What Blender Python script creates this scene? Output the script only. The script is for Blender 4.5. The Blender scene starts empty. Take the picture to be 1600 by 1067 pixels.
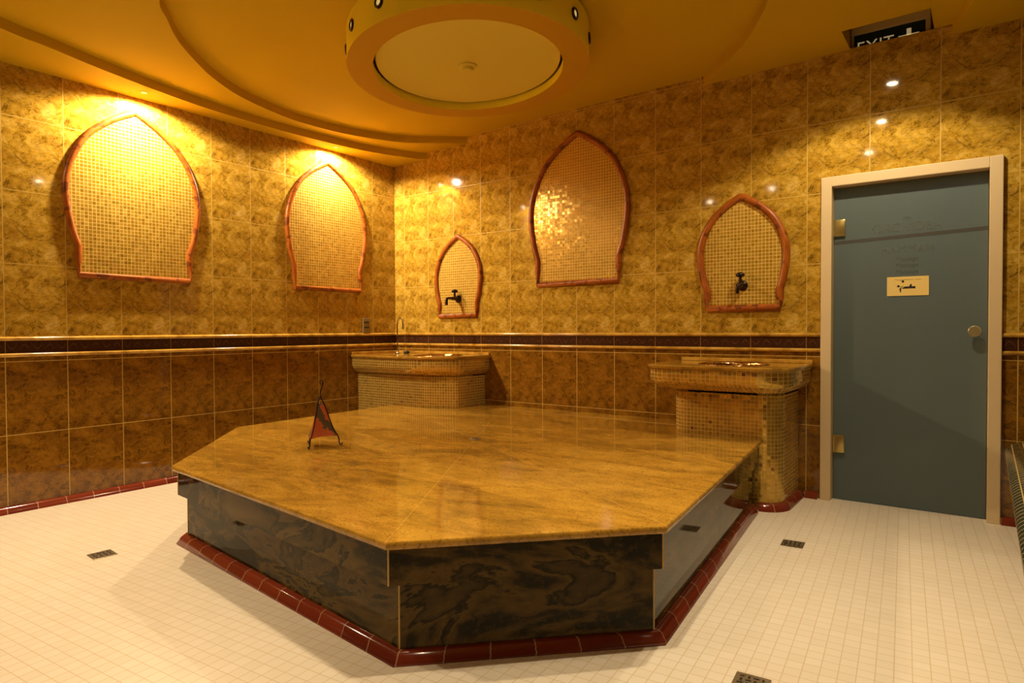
import bpy, bmesh, math, random
from mathutils import Vector, Matrix
random.seed(4)
PI = math.pi
SC = bpy.context.scene
COL = SC.collection
R = math.radians

# ------------------------------------------------------------------ render look
SC.view_settings.view_transform = 'Standard'
SC.view_settings.look = 'None'
SC.view_settings.gamma = 1.0
SC.view_settings.use_curve_mapping = False
SC.view_settings.exposure = 0.42
w = bpy.data.worlds.new('World'); SC.world = w
w.use_nodes = True
w.node_tree.nodes['Background'].inputs[0].default_value = (0, 0, 0, 1)

# ------------------------------------------------------------------ material helpers
class NT:
    def __init__(s, name):
        s.m = bpy.data.materials.new(name); s.m.use_nodes = True
        s.t = s.m.node_tree; s.n = s.t.nodes; s.l = s.t.links
        s.b = s.n['Principled BSDF']; s.out = s.n['Material Output']
    def link(s, a, b): s.l.new(a, b)
    def val(s, sock, v):
        if hasattr(v, 'is_output'): s.l.new(v, sock)
        else: sock.default_value = v
    def math(s, op, a, b=None, c=None):
        n = s.n.new('ShaderNodeMath'); n.operation = op
        s.val(n.inputs[0], a)
        if b is not None: s.val(n.inputs[1], b)
        if c is not None: s.val(n.inputs[2], c)
        return n.outputs[0]
    def vmath(s, op, a, b=None, scale=None):
        n = s.n.new('ShaderNodeVectorMath'); n.operation = op
        s.val(n.inputs[0], a)
        if b is not None: s.val(n.inputs[1], b)
        if scale is not None: s.val(n.inputs['Scale'], scale)
        return n.outputs[0]
    def obj(s): return s.n.new('ShaderNodeTexCoord').outputs['Object']
    def uv(s): return s.n.new('ShaderNodeTexCoord').outputs['UV']
    def sep(s, v):
        n = s.n.new('ShaderNodeSeparateXYZ'); s.val(n.inputs[0], v); return n.outputs
    def comb(s, x=0., y=0., z=0.):
        n = s.n.new('ShaderNodeCombineXYZ')
        for i, v in enumerate((x, y, z)): s.val(n.inputs[i], v)
        return n.outputs[0]
    def mapping(s, v, loc=(0, 0, 0), rot=(0, 0, 0), scale=(1, 1, 1)):
        n = s.n.new('ShaderNodeMapping'); s.val(n.inputs[0], v)
        n.inputs[1].default_value = loc; n.inputs[2].default_value = rot; n.inputs[3].default_value = scale
        return n.outputs[0]
    def noise(s, v, scale, detail=4., rough=.5, dist=0.):
        n = s.n.new('ShaderNodeTexNoise'); s.val(n.inputs['Vector'], v)
        n.inputs['Scale'].default_value = scale; n.inputs['Detail'].default_value = detail
        n.inputs['Roughness'].default_value = rough; n.inputs['Distortion'].default_value = dist
        return n.outputs
    def white(s, v):
        n = s.n.new('ShaderNodeTexWhiteNoise'); n.noise_dimensions = '3D'; s.val(n.inputs['Vector'], v); return n.outputs
    def wave(s, v, scale, dist, detail, dscale):
        n = s.n.new('ShaderNodeTexWave'); s.val(n.inputs['Vector'], v)
        n.inputs['Scale'].default_value = scale; n.inputs['Distortion'].default_value = dist
        n.inputs['Detail'].default_value = detail; n.inputs['Detail Scale'].default_value = dscale
        return n.outputs
    def ramp(s, f, stops):
        n = s.n.new('ShaderNodeValToRGB'); s.val(n.inputs[0], f)
        e = n.color_ramp.elements
        while len(e) < len(stops): e.new(0.5)
        for i, (p, c) in enumerate(stops):
            e[i].position = p; e[i].color = (*c, 1) if len(c) == 3 else c
        return n.outputs[0]
    def mix(s, f, a, b, blend='MIX'):
        n = s.n.new('ShaderNodeMix'); n.data_type = 'RGBA'; n.blend_type = blend
        s.val(n.inputs[0], f)
        for i, v in ((6, a), (7, b)):
            if isinstance(v, tuple): v = (*v[:3], 1)
            s.val(n.inputs[i], v)
        return n.outputs[2]
    def bump(s, h, strength, dist=.01):
        n = s.n.new('ShaderNodeBump'); s.val(n.inputs['Height'], h)
        n.inputs['Strength'].default_value = strength; n.inputs['Distance'].default_value = dist
        return n.outputs[0]
    def set(s, **k):
        names = dict(color='Base Color', rough='Roughness', metal='Metallic', spec='Specular IOR Level', normal='Normal',
                     coat='Coat Weight', coatr='Coat Roughness', emit='Emission Color', estr='Emission Strength', trans='Transmission Weight')
        for a, v in k.items():
            if a in ('color', 'emit') and isinstance(v, tuple): v = (*v[:3], 1)
            s.val(s.b.inputs[names[a]], v)
        return s.m

def plain(name, color, rough=.5, metal=0., spec=.5):
    t = NT(name); return t.set(color=color, rough=rough, metal=metal, spec=spec)

def grid_line(t, u, period, off, half):
    """1 on grout lines of a regular grid, plus cell index and in-cell coordinate"""
    a = t.math('DIVIDE', t.math('SUBTRACT', u, off), period)
    cell = t.math('FLOOR', a)
    fr = t.math('SUBTRACT', a, cell)
    d = t.math('MULTIPLY', t.math('MINIMUM', fr, t.math('SUBTRACT', 1., fr)), period)
    line = t.math('LESS_THAN', d, half)
    return line, cell, fr

WARP = {0: (-.01524, 1.05112, -.01819), 1: (.00582, 1.04872, .0730)}
def warp(axis, u): return WARP[axis][0] * u * u + WARP[axis][1] * u + WARP[axis][2]
def wall_tile(name, axis, uoff, zoff, cols, grout, seed, lower):
    """large glazed marbled tiles; every tile carries the same print"""
    t = NT(name); s = t.sep(t.obj())
    u = s[axis]; z = s[2]
    w2, w1, w0 = WARP[axis]          # tiles of slightly uneven width, as laid
    u = t.math('ADD', t.math('MULTIPLY', u, t.math('ADD', t.math('MULTIPLY', u, w2), w1)), w0)
    lu, cu, fu = grid_line(t, u, .33, uoff, .0022)
    lz, cz, fz = grid_line(t, z, .444, zoff, .0022)
    p = t.comb(t.math('MULTIPLY', fu, .33), t.math('MULTIPLY', fz, .444), seed)
    wob = t.vmath('SCALE', t.noise(t.comb(u, z, 0.), 3.0, 2.)[1], scale=.012)
    p = t.vmath('ADD', p, wob)
    pd = t.mapping(p, rot=(0, 0, -.55), scale=(1., 1.6, 1.))
    n1 = t.noise(pd, 5.5, 8., .70, .4)[0]
    n2 = t.noise(t.mapping(p, loc=(3, 1, 2)), 30., 7., .72, .3)[0]
    def ridge(v, scale, dist, sharp):
        n_ = t.noise(v, scale, 6., .62, dist)[0]
        return t.math('MAXIMUM', t.math('SUBTRACT', 1., t.math('MULTIPLY', t.math('ABSOLUTE', t.math('SUBTRACT', n_, .5)), sharp)), 0.)
    v1 = t.math('MULTIPLY', ridge(t.mapping(pd, loc=(7, 5, 2)), 8., .7, 42.), t.math('LESS_THAN', n1, .51))
    v2 = ridge(t.mapping(p, loc=(1, 9, 4)), 17., .9, 20.)
    c = t.ramp(n1, [(.36, cols[0]), (.46, cols[1]), (.54, cols[2]), (.66, cols[3])])
    c2 = t.ramp(n2, [(.36, cols[0]), (.50, cols[2]), (.64, cols[3])])
    c = t.mix(.36, c, c2)
    dk = tuple(x * .42 for x in cols[0])
    c = t.mix(t.math('MULTIPLY', v2, .38), c, dk)
    c = t.mix(t.math('MULTIPLY', v1, .78), c, tuple(x * .28 for x in cols[0]))
    line = t.math('MAXIMUM', lu, lz)
    c = t.mix(line, c, grout)
    rg = t.math('ADD', t.math('MULTIPLY', line, .4), .055)
    bump = t.bump(t.math('ADD', t.math('MULTIPLY', line, -1.), t.math('MULTIPLY', n1, .12)), .25, .002)
    return t.set(color=c, rough=rg, normal=bump, spec=.55)

def mosaic(name, cols, grout, pitch=.0235, rough=.22, metal=.35, tilt=.10, gw=.0017, dark=.04, darkcol=(.12, .05, .01)):
    """small glass mosaic on metre UVs, each stone slightly tilted"""
    t = NT(name); s = t.sep(t.uv())
    lu, cu, fu = grid_line(t, s[0], pitch, 0., gw)
    lv, cv, fv = grid_line(t, s[1], pitch, 0., gw)
    cell = t.comb(cu, cv, 3.)
    wn = t.white(cell)
    c = t.ramp(wn[0], [(0., cols[0]), (.4, cols[1]), (.75, cols[2]), (1., cols[3])])
    w2 = t.white(t.comb(cu, cv, 9.))[0]
    c = t.mix(t.math('LESS_THAN', w2, dark), c, darkcol)
    line = t.math('MAXIMUM', lu, lv)
    c = t.mix(line, c, grout)
    geo = t.n.new('ShaderNodeNewGeometry')
    off = t.vmath('SCALE', t.vmath('SUBTRACT', wn[1], (.5, .5, .5)), scale=tilt)
    nrm = t.vmath('NORMALIZE', t.vmath('ADD', geo.outputs['Normal'], off))
    inv = t.math('SUBTRACT', 1., line)
    return t.set(color=c, rough=t.math('ADD', t.math('MULTIPLY', line, .5), rough),
                 metal=t.math('MULTIPLY', inv, metal), normal=nrm, spec=.6)

# ------------------------------------------------------------------ materials
UP = [(.28, .135, .010), (.43, .235, .018), (.57, .345, .036), (.70, .47, .12)]
LO = [(.155, .062, .006), (.22, .092, .008), (.285, .125, .011), (.35, .165, .018)]
GROUT = (.60, .40, .08)
M = {}
M['wall_left_up'] = wall_tile('upper_marble_tile_left', 1, -.556, 1.060, UP, GROUT, 0., False)
M['wall_left_lo'] = wall_tile('lower_marble_tile_left', 1, -.556, .467, LO, GROUT, 4., True)
M['wall_back_up'] = wall_tile('upper_marble_tile_back', 0, .127, 1.060, UP, GROUT, 0., False)
M['wall_back_lo'] = wall_tile('lower_marble_tile_back', 0, .127, .467, LO, GROUT, 4., True)

t = NT('ceiling_paint')
n = t.noise(t.obj(), 2.5, 3.)[0]
M['ceiling'] = t.set(color=t.mix(n, (.58, .375, .006), (.61, .40, .008)), rough=.75, spec=.2)
M['wall_far'] = wall_tile('brown_marble_tile', 1, -.556, .467, [tuple(v * .45 for v in c_) for c_ in LO], GROUT, 4., True)  # for the unseen walls; tone darkened to cut bounced light
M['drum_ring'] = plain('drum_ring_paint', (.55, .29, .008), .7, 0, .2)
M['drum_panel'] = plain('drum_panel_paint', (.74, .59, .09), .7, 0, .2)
M['drum_side'] = plain('drum_lit_side_paint', (.93, .76, .04), .7, 0, .2)  # brightness of the lit side and lip put into the colour

# floor : 5 cm unglazed off-white mosaic
t = NT('floor_mosaic_tile')
pv = t.mapping(t.obj(), rot=(0, 0, R(-5.0)))
s = t.sep(pv)
lu, cu, fu = grid_line(t, s[0], .0505, .012, .0016)
lv, cv, fv = grid_line(t, s[1], .0505, .02, .0016)
wn = t.white(t.comb(cu, cv, 1.))[0]
c = t.ramp(wn, [(0., (.78, .69, .55)), (.5, (.80, .71, .57)), (1., (.82, .73, .60))])
n = t.noise(t.obj(), 1.6, 3.)[0]
c = t.mix(t.math('MULTIPLY', n, .25), c, (.74, .60, .40))
line = t.math('MAXIMUM', lu, lv)
c = t.mix(t.math('MULTIPLY', line, .6), c, (.56, .40, .18))
M['floor'] = t.set(color=c, rough=.34, spec=.4, normal=t.bump(t.math('MULTIPLY', line, -1.), .15, .001))

# polished granite of the slab, joints radiate from the drain
t = NT('golden_granite')
o = t.obj()
st = t.mapping(o, rot=(0, 0, R(-33)), scale=(1., 2.1, 1.))
n1 = t.noise(st, 1.9, 8., .64, .9)[0]
n2 = t.noise(st, 9., 9., .75, .3)[0]
n3 = t.noise(o, 95., 4., .6)[0]
c = t.ramp(n1, [(.32, (.10, .050, .009)), (.42, (.27, .135, .015)), (.54, (.45, .235, .026)), (.70, (.58, .33, .05))])
c = t.mix(.38, c, t.ramp(n2, [(.36, (.14, .07, .010)), (.50, (.42, .215, .026)), (.66, (.56, .31, .05))]))
c = t.mix(t.math('MULTIPLY', t.math('LESS_THAN', n3, .41), .6), c, (.13, .07, .012))
s = t.sep(o)
GC = (2.246, -1.483)
dx = t.math('SUBTRACT', s[0], GC[0]); dy = t.math('SUBTRACT', s[1], GC[1])
def joint(vx, vy):
    ax, ay = vx - GC[0], vy - GC[1]; L_ = math.hypot(ax, ay); ax /= L_; ay /= L_
    d = t.math('ABSOLUTE', t.math('ADD', t.math('MULTIPLY', dx, -ay), t.math('MULTIPLY', dy, ax)))
    return t.math('LESS_THAN', d, .0022)
J = t.math('MAXIMUM', joint(3.227, -3.109), joint(3.876, -2.438))
J = t.math('MULTIPLY', J, t.math('GREATER_THAN', s[2], .42))
c = t.mix(t.math('MULTIPLY', J, .30), c, (.70, .42, .11))
M['granite'] = t.set(color=c, rough=.085, spec=.45)

# dark granite of the platform sides
t = NT('dark_swirled_granite')
o = t.obj()
st = t.mapping(o, loc=(.3, .1, .0), scale=(1.3, 1.3, 2.6))
n1 = t.noise(st, 1.25, 5., .55, 1.6)[0]
n2 = t.noise(o, 42., 6., .7)[0]
c = t.ramp(n1, [(.38, (.010, .008, .002)), (.46, (.022, .016, .004)), (.50, (.075, .045, .010)), (.545, (.11, .065, .014)), (.57, (.014, .011, .003)), (.60, (.05, .032, .008)), (.70, (.10, .058, .014))])
c = t.mix(t.math('MULTIPLY', t.math('GREATER_THAN', n2, .56), .22), c, (.12, .07, .016))
M['granite_dark'] = t.set(color=c, rough=.06, spec=.13)
M['joint'] = plain('pale_joint_filler', (.55, .36, .10), .6)

# oxblood skirting tile, joints every 12 cm along the run (UV in metres)
t = NT('oxblood_skirting_tile')
s = t.sep(t.uv())
lu, cu, fu = grid_line(t, s[0], .155, 0., .0022)
wn = t.white(t.comb(cu, 0., 0.))[0]
c = t.ramp(wn, [(0., (.15, .022, .010)), (1., (.22, .034, .014))])
c = t.mix(lu, c, (.42, .25, .14))
M['skirting'] = t.set(color=c, rough=.12, spec=.6)

M['mosaic_panel'] = mosaic('gold_mosaic_panel', [(.50, .285, .014), (.56, .32, .020), (.62, .37, .028), (.68, .41, .045)], (.80, .56, .17), pitch=.0235, rough=.18, metal=.35, tilt=.07, gw=.0017, dark=0.)
M['mosaic_basin'] = mosaic('gold_mosaic_basin', [(.46, .27, .022), (.56, .34, .034), (.62, .39, .044), (.68, .44, .065)], (.62, .43, .14), pitch=.0235, rough=.10, metal=.60, tilt=.075, gw=.0016, dark=.012, darkcol=(.26, .12, .02))
M['mosaic_green'] = mosaic('dark_green_mosaic', [(.020, .022, .010), (.03, .03, .012), (.025, .03, .014), (.05, .045, .02)], (.42, .28, .07), pitch=.05, rough=.2, metal=.1, tilt=.05, gw=.0022, dark=0.)

t = NT('stained_knotty_wood')
s = t.sep(t.uv())
n1 = t.noise(t.comb(t.math('MULTIPLY', s[0], 9.), t.math('MULTIPLY', s[1], 26.), 0.), 1., 5., .6, .8)[0]
n2 = t.noise(t.comb(t.math('MULTIPLY', s[0], 16.), t.math('MULTIPLY', s[1], 10.), 4.), 1., 3., .5)[0]
c = t.ramp(n1, [(.3, (.24, .055, .005)), (.55, (.38, .100, .009)), (.75, (.46, .14, .014))])
c = t.mix(t.math('MULTIPLY', t.math('GREATER_THAN', n2, .58), .65), c, (.09, .018, .004))
M['wood'] = t.set(color=c, rough=.36, spec=.32)

t = NT('frieze_tile')
s = t.sep(t.uv())
lu, cu, fu = grid_line(t, s[0], .33, 0., .0022)
# repeating little arches
a = t.math('DIVIDE', s[0], .066); ci = t.math('FLOOR', a); fx = t.math('SUBTRACT', t.math('SUBTRACT', a, ci), .5)
flip = t.math('SUBTRACT', t.math('MULTIPLY', t.math('MODULO', t.math('ABSOLUTE', ci), 2.), 2.), 1.)
yy = t.math('MULTIPLY', t.math('SUBTRACT', s[1], .5), flip)
arc = t.math('SUBTRACT', yy, t.math('SUBTRACT', .16, t.math('MULTIPLY', t.math('MULTIPLY', fx, fx), 3.)))
m1 = t.math('LESS_THAN', t.math('ABSOLUTE', arc), .06)
m1 = t.math('MULTIPLY', m1, t.math('LESS_THAN', t.math('ABSOLUTE', fx), .34))
n = t.noise(t.vmath('MULTIPLY', t.uv(), (40., 6., 1.)), 2., 4.)[0]
c = t.ramp(n, [(.35, (.035, .012, .005)), (.65, (.07, .026, .010))])
c = t.mix(t.math('MULTIPLY', m1, .45), c, (.15, .065, .03))
c = t.mix(t.math('MULTIPLY', lu, .8), c, (.35, .17, .045))
M['frieze'] = t.set(color=c, rough=.2, spec=.5)
t = NT('gold_pencil_tile')
n = t.noise(t.obj(), 9., 5., .6)[0]
M['pencil'] = t.set(color=t.ramp(n, [(.35, (.34, .17, .022)), (.55, (.60, .34, .05)), (.75, (.72, .44, .10))]), rough=.15, spec=.6)

M['cream'] = plain('cream_painted_wood', (.74, .58, .33), .45)
M['jamb'] = plain('shadowed_jamb_paint', (.60, .47, .27), .5)
t = NT('frosted_blue_glass')
n = t.noise(t.obj(), 120., 2.)[0]
tl = t.n.new('ShaderNodeBsdfTranslucent'); tl.inputs[0].default_value = (.50, .58, .56, 1)
t.set(color=t.mix(n, (.155, .20, .19), (.185, .235, .225)), rough=.32, spec=.4)
mx = t.n.new('ShaderNodeMixShader'); mx.inputs[0].default_value = .34
t.link(t.b.outputs[0], mx.inputs[1]); t.link(tl.outputs[0], mx.inputs[2]); t.link(mx.outputs[0], t.out.inputs[0])
M['glass'] = t.m
M['etched'] = plain('etched_lettering', (.105, .128, .118), .6)
M['seen_through_line'] = plain('seen_through_band', (.06, .06, .05), .6)  # painted tone of the dark line seen through the glass
M['brass'] = plain('brushed_brass', (.52, .40, .14), .3, .8)
M['knob'] = plain('satin_brass_knob', (.42, .36, .19), .35, .6)
M['steel'] = plain('polished_steel', (.72, .68, .58), .12, 1.)
M['steel_dull'] = plain('dull_steel', (.36, .30, .19), .35, .9)
M['bronze'] = plain('dark_bronze', (.040, .022, .014), .28, .7)
M['iron'] = plain('black_iron', (.016, .010, .008), .45, .5)
M['black'] = plain('black_plastic', (.012, .010, .008), .4)
M['hole'] = plain('drain_cavity', (.01, .007, .004), .8)
M['paper'] = plain('yellow_paper', (.86, .64, .20), .6)
M['ink'] = plain('black_ink', (.012, .008, .006), .7)
M['ink_faint'] = plain('brown_ink', (.42, .27, .07), .7)
M['sign_green'] = plain('dark_green_sign_face', (.004, .022, .018), .3)
t = NT('pale_sign_letter'); M['sign_white'] = t.set(color=(.75, .66, .36), rough=.5, emit=(1., .80, .42), estr=.16)
M['sign_case'] = plain('beige_plastic', (.50, .40, .18), .45)
M['socket'] = plain('grey_brown_plastic', (.26, .19, .09), .35)
t = NT('hammered_copper')
v = t.n.new('ShaderNodeTexVoronoi'); v.inputs['Scale'].default_value = 38.; t.link(t.obj(), v.inputs['Vector'])
M['bowl'] = t.set(color=(.62, .36, .13), rough=.14, metal=1., normal=t.bump(v.outputs['Distance'], .55, .006))
t = NT('painted_goatskin')
s = t.sep(t.obj())
n1 = t.noise(t.obj(), 13., 4., .6, .6)[0]
ang = t.math('ARCTAN2', s[1], s[0])
pat = t.math('SINE', t.math('ADD', t.math('MULTIPLY', ang, 2.), t.math('ADD', t.math('MULTIPLY', s[2], 30.), t.math('MULTIPLY', n1, 7.))))
c = t.ramp(t.math('MULTIPLY_ADD', pat, .5, .5), [(.25, (.46, .085, .010)), (.55, (.52, .11, .014)), (.66, (.10, .070, .016)), (.9, (.07, .055, .015))])
M['leather'] = t.set(color=t.mix(t.math('MULTIPLY', n1, .35), c, (.18, .035, .008)), rough=.6, spec=.25)
t = NT('lamp_lens'); M['lens'] = t.set(color=(1, .9, .7), emit=(1., .86, .55), estr=160.)
t = NT('soft_lamp_lens'); M['lens_soft'] = t.set(color=(1, .9, .7), emit=(1., .75, .25), estr=.6)
t = NT('eye_lens'); M['eye'] = t.set(color=(1, .9, .6), emit=(1., .80, .30), estr=.30)

# ------------------------------------------------------------------ object helpers
def link(o, parent=None):
    COL.objects.link(o)
    if parent: o.parent = parent
    return o
def mesh_obj(name, bm, mats, parent=None, smooth=False, sharp=None):
    me = bpy.data.meshes.new(name)
    if len(bm.faces) > 1: bmesh.ops.recalc_face_normals(bm, faces=bm.faces)
    bm.to_mesh(me); bm.free()
    if not isinstance(mats, (list, tuple)): mats = [mats]
    for m in mats: me.materials.append(m)
    if smooth:
        for p in me.polygons: p.use_smooth = True
        if sharp: me.set_sharp_from_angle(angle=R(sharp))
    return link(bpy.data.objects.new(name, me), parent)
def thing(name, label, cat, group=None):
    o = bpy.data.objects.new(name, None); o.empty_display_size = .1; COL.objects.link(o)
    return tag(o, label, cat, group)
def tag(o, label, cat, group=None):
    o['label'] = label; o['category'] = cat
    if group: o['group'] = group
    return o
def struct(o, label=None):
    o['kind'] = 'structure'
    if label: o['label'] = label
    return o
def box(bm, x0, x1, y0, y1, z0, z1, bev=0.):
    r = bmesh.ops.create_cube(bm, size=1.)
    vs = r['verts']
    for v in vs:
        v.co = Vector(((x0 + x1) / 2 + v.co.x * (x1 - x0), (y0 + y1) / 2 + v.co.y * (y1 - y0), (z0 + z1) / 2 + v.co.z * (z1 - z0)))
    if bev:
        es = {e for v in vs for e in v.link_edges}
        bmesh.ops.bevel(bm, geom=list(es), offset=bev, segments=2, affect='EDGES', profile=.5)
    return vs
def prism(bm, poly, z0, z1, bottom=True):
    """vertical prism with UV in metres along the outline"""
    uvl = bm.loops.layers.uv.verify()
    n = len(poly)
    b = [bm.verts.new((p[0], p[1], z0)) for p in poly]; t_ = [bm.verts.new((p[0], p[1], z1)) for p in poly]
    d = 0.
    for i in range(n):
        j = (i + 1) % n
        L_ = math.hypot(poly[j][0] - poly[i][0], poly[j][1] - poly[i][1])
        f = bm.faces.new((b[i], b[j], t_[j], t_[i]))
        for lp, uv in zip(f.loops, ((d, z0), (d + L_, z0), (d + L_, z1), (d, z1))): lp[uvl].uv = uv
        d += L_
    f = bm.faces.new(t_)
    for lp in f.loops: lp[uvl].uv = lp.vert.co.xy
    if bottom:
        f = bm.faces.new(list(reversed(b)))
        for lp in f.loops: lp[uvl].uv = lp.vert.co.xy
def loft_rings(bm, rings, closed=True, cap0=False, cap1=False, vs=None):
    """rings: list of point lists of equal length; UV metres (along, across)"""
    uvl = bm.loops.layers.uv.verify()
    V = [[bm.verts.new(p) for p in r] for r in rings]
    n = len(rings[0]); m = n if closed else n - 1
    du = [0.]
    ref = rings[0]
    for i in range(n): du.append(du[-1] + (Vector(ref[(i + 1) % n]) - Vector(ref[i])).length)
    dv = [0.]
    for k in range(1, len(rings)):
        dv.append(dv[-1] + max((Vector(rings[k][i]) - Vector(rings[k - 1][i])).length for i in range(0, n, max(1, n // 8))))
    for k in range(len(rings) - 1):
        for i in range(m):
            j = (i + 1) % n
            f = bm.faces.new((V[k][i], V[k][j], V[k + 1][j], V[k + 1][i]))
            for lp, uv in zip(f.loops, ((du[i], dv[k]), (du[i + 1], dv[k]), (du[i + 1], dv[k + 1]), (du[i], dv[k + 1]))): lp[uvl].uv = uv
    if cap0: bm.faces.new(list(reversed(V[0])))
    if cap1: bm.faces.new(V[-1])
    return V
def tube(bm, pts, rad, seg=10, closed=False, caps=True):
    """round tube along points, rad scalar or list; UV metres"""
    P = [Vector(p) for p in pts]; n = len(P)
    rr = rad if isinstance(rad, (list, tuple)) else [rad] * n
    rings = []
    up = None
    for i in range(n):
        a = P[(i - 1) % n] if (closed or i > 0) else P[i]
        b = P[(i + 1) % n] if (closed or i < n - 1) else P[i]
        tg = (b - a)
        tg = tg.normalized() if tg.length > 1e-9 else Vector((0, 0, 1))
        if up is None:
            up = tg.orthogonal().normalized()
        up = (up - tg * up.dot(tg))
        up = up.normalized() if up.length > 1e-6 else tg.orthogonal().normalized()
        sd = tg.cross(up)
        rings.append([P[i] + (up * math.cos(2 * PI * k / seg) + sd * math.sin(2 * PI * k / seg)) * rr[i] for k in range(seg)])
    uvl = bm.loops.layers.uv.verify()
    V = [[bm.verts.new(p) for p in r] for r in rings]
    d = 0.
    for i in range(n if closed else n - 1):
        j = (i + 1) % n; L_ = (P[j] - P[i]).length
        for k in range(seg):
            q = (k + 1) % seg
            f = bm.faces.new((V[i][k], V[i][q], V[j][q], V[j][k]))
            c0, c1 = k / seg * 2 * PI * rr[i], (k + 1) / seg * 2 * PI * rr[i]
            for lp, uv in zip(f.loops, ((d, c0), (d, c1), (d + L_, c1), (d + L_, c0))): lp[uvl].uv = uv
        d += L_
    if caps and not closed:
        bm.faces.new(list(reversed(V[0]))); bm.faces.new(V[-1])
def lathe(bm, prof, center=(0, 0, 0), seg=32, sx=1., sy=1.):
    rings = [[(center[0] + r * sx * math.cos(2 * PI * k / seg), center[1] + r * sy * math.sin(2 * PI * k / seg), center[2] + z) for k in range(seg)] for r, z in prof]
    V = loft_rings(bm, rings)
    if prof[0][0] < 1e-4 or True:
        pass
    return V
def disc_cap(bm, ring): bm.faces.new(ring)
def cr(pts, sub=8, closed=False):
    """Catmull-Rom polyline"""
    P = [Vector(p) for p in pts]; n = len(P); out = []
    for i in range(n if closed else n - 1):
        p0 = P[(i - 1) % n] if closed or i > 0 else P[i] * 2 - P[i + 1]
        p1 = P[i]; p2 = P[(i + 1) % n]
        p3 = P[(i + 2) % n] if closed or i < n - 2 else P[i + 1] * 2 - P[i]
        for k in range(sub):
            s_ = k / sub
            out.append(.5 * ((2 * p1) + (p2 - p0) * s_ + (2 * p0 - 5 * p1 + 4 * p2 - p3) * s_ ** 2 + (3 * p1 - p0 - 3 * p2 + p3) * s_ ** 3))
    if not closed: out.append(P[-1])
    return out
def text_mesh(name, body, size, mat, matrix, parent, extrude=.0006, align='CENTER', shear=0., spacing=1.):
    cu = bpy.data.curves.new(name, 'FONT'); cu.body = body; cu.size = size; cu.extrude = extrude; cu.align_x = align; cu.align_y = 'CENTER'
    cu.shear = shear; cu.space_character = spacing
    o = bpy.data.objects.new(name, cu); COL.objects.link(o)
    bpy.context.view_layer.update()
    dg = bpy.context.evaluated_depsgraph_get()
    me = bpy.data.meshes.new_from_object(o.evaluated_get(dg))
    bpy.data.objects.remove(o); bpy.data.curves.remove(cu)
    me.transform(matrix); me.materials.clear(); me.materials.append(mat)
    return link(bpy.data.objects.new(name, me), parent)
def facing_back(x, y, z):
    """text plane on the back wall, read from the room (-y side)"""
    return Matrix.Translation((x, y, z)) @ Matrix.Rotation(PI / 2, 4, 'X')

# ------------------------------------------------------------------ room dimensions
XR, YF = 5.95, -6.4          # right wall, front wall
def H0(x): return 2.700 + .014 * x
def H1(x): return H0(x) + .060
def H2(x): return H1(x) + .062
DX0, DX1, DZ = 3.888, 4.808, 2.042     # door frame outer

# floor
bm = bmesh.new()
box(bm, -.12, XR + .12, YF - .12, .12, -.10, 0.)
struct(mesh_obj('floor', bm, M['floor']), 'white mosaic tiled floor')

# left wall : lower course and upper course
def wall_box(name, boxes, label):
    bm = bmesh.new()
    for (x0, x1, y0, y1, z0, z1, mi) in boxes:
        k = len(bm.faces)
        box(bm, x0, x1, y0, y1, z0, z1)
        bm.faces.ensure_lookup_table()
        for f in bm.faces[k:]: f.material_index = mi
    mats = [M['wall_left_lo'], M['wall_left_up']] if 'left' in name else [M['wall_far'], M['wall_far']] if ('right' in name or 'front' in name) else [M['wall_back_lo'], M['wall_back_up']]
    return struct(mesh_obj(name, bm, mats), label)
ZM = 1.0
wall_box('wall_left', [(-.12, 0, YF, .12, 0, ZM, 0), (-.12, 0, YF, .12, ZM, 3.05, 1)], 'long marbled tile wall with two lit arches')
wall_box('wall_right', [(XR, XR + .12, YF, .12, 0, ZM, 0), (XR, XR + .12, YF, .12, ZM, 3.05, 1)], 'marbled tile wall on the right')
wall_box('wall_front', [(-.12, XR + .12, YF - .12, YF, 0, ZM, 0), (-.12, XR + .12, YF - .12, YF, ZM, 3.05, 1)], 'marbled tile wall behind the viewer')
# back wall with the door opening and a pocket over the door for the exit sign
EX0, EX1 = 4.045, 4.480
wall_box('wall_back', [
    (0, DX0 + .03, 0, .12, 0, ZM, 0), (0, DX0 + .03, 0, .12, ZM, 3.05, 1),
    (DX1 - .03, XR, 0, .12, 0, ZM, 0), (DX1 - .03, XR, 0, .12, ZM, 3.05, 1),
    (DX0 + .03, DX1 - .03, 0, .12, DZ - .03, 2.60, 1),
    (DX0 + .03, DX1 - .03, 0, .022, 2.60, H1(4.25) + .002, 1),
    (DX0 + .03, EX0, .022, .12, 2.60, 3.05, 1), (EX1, DX1 - .03, .022, .12, 2.60, 3.05, 1),
    (DX0 + .03, EX0, 0, .022, H1(4.25), 3.05, 1), (EX1, DX1 - .03, 0, .022, H1(4.25), 3.05, 1),
    (EX0, EX1, .10, .12, 2.60, 3.05, 1),
], 'marbled tile wall with three arches and the door')

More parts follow.
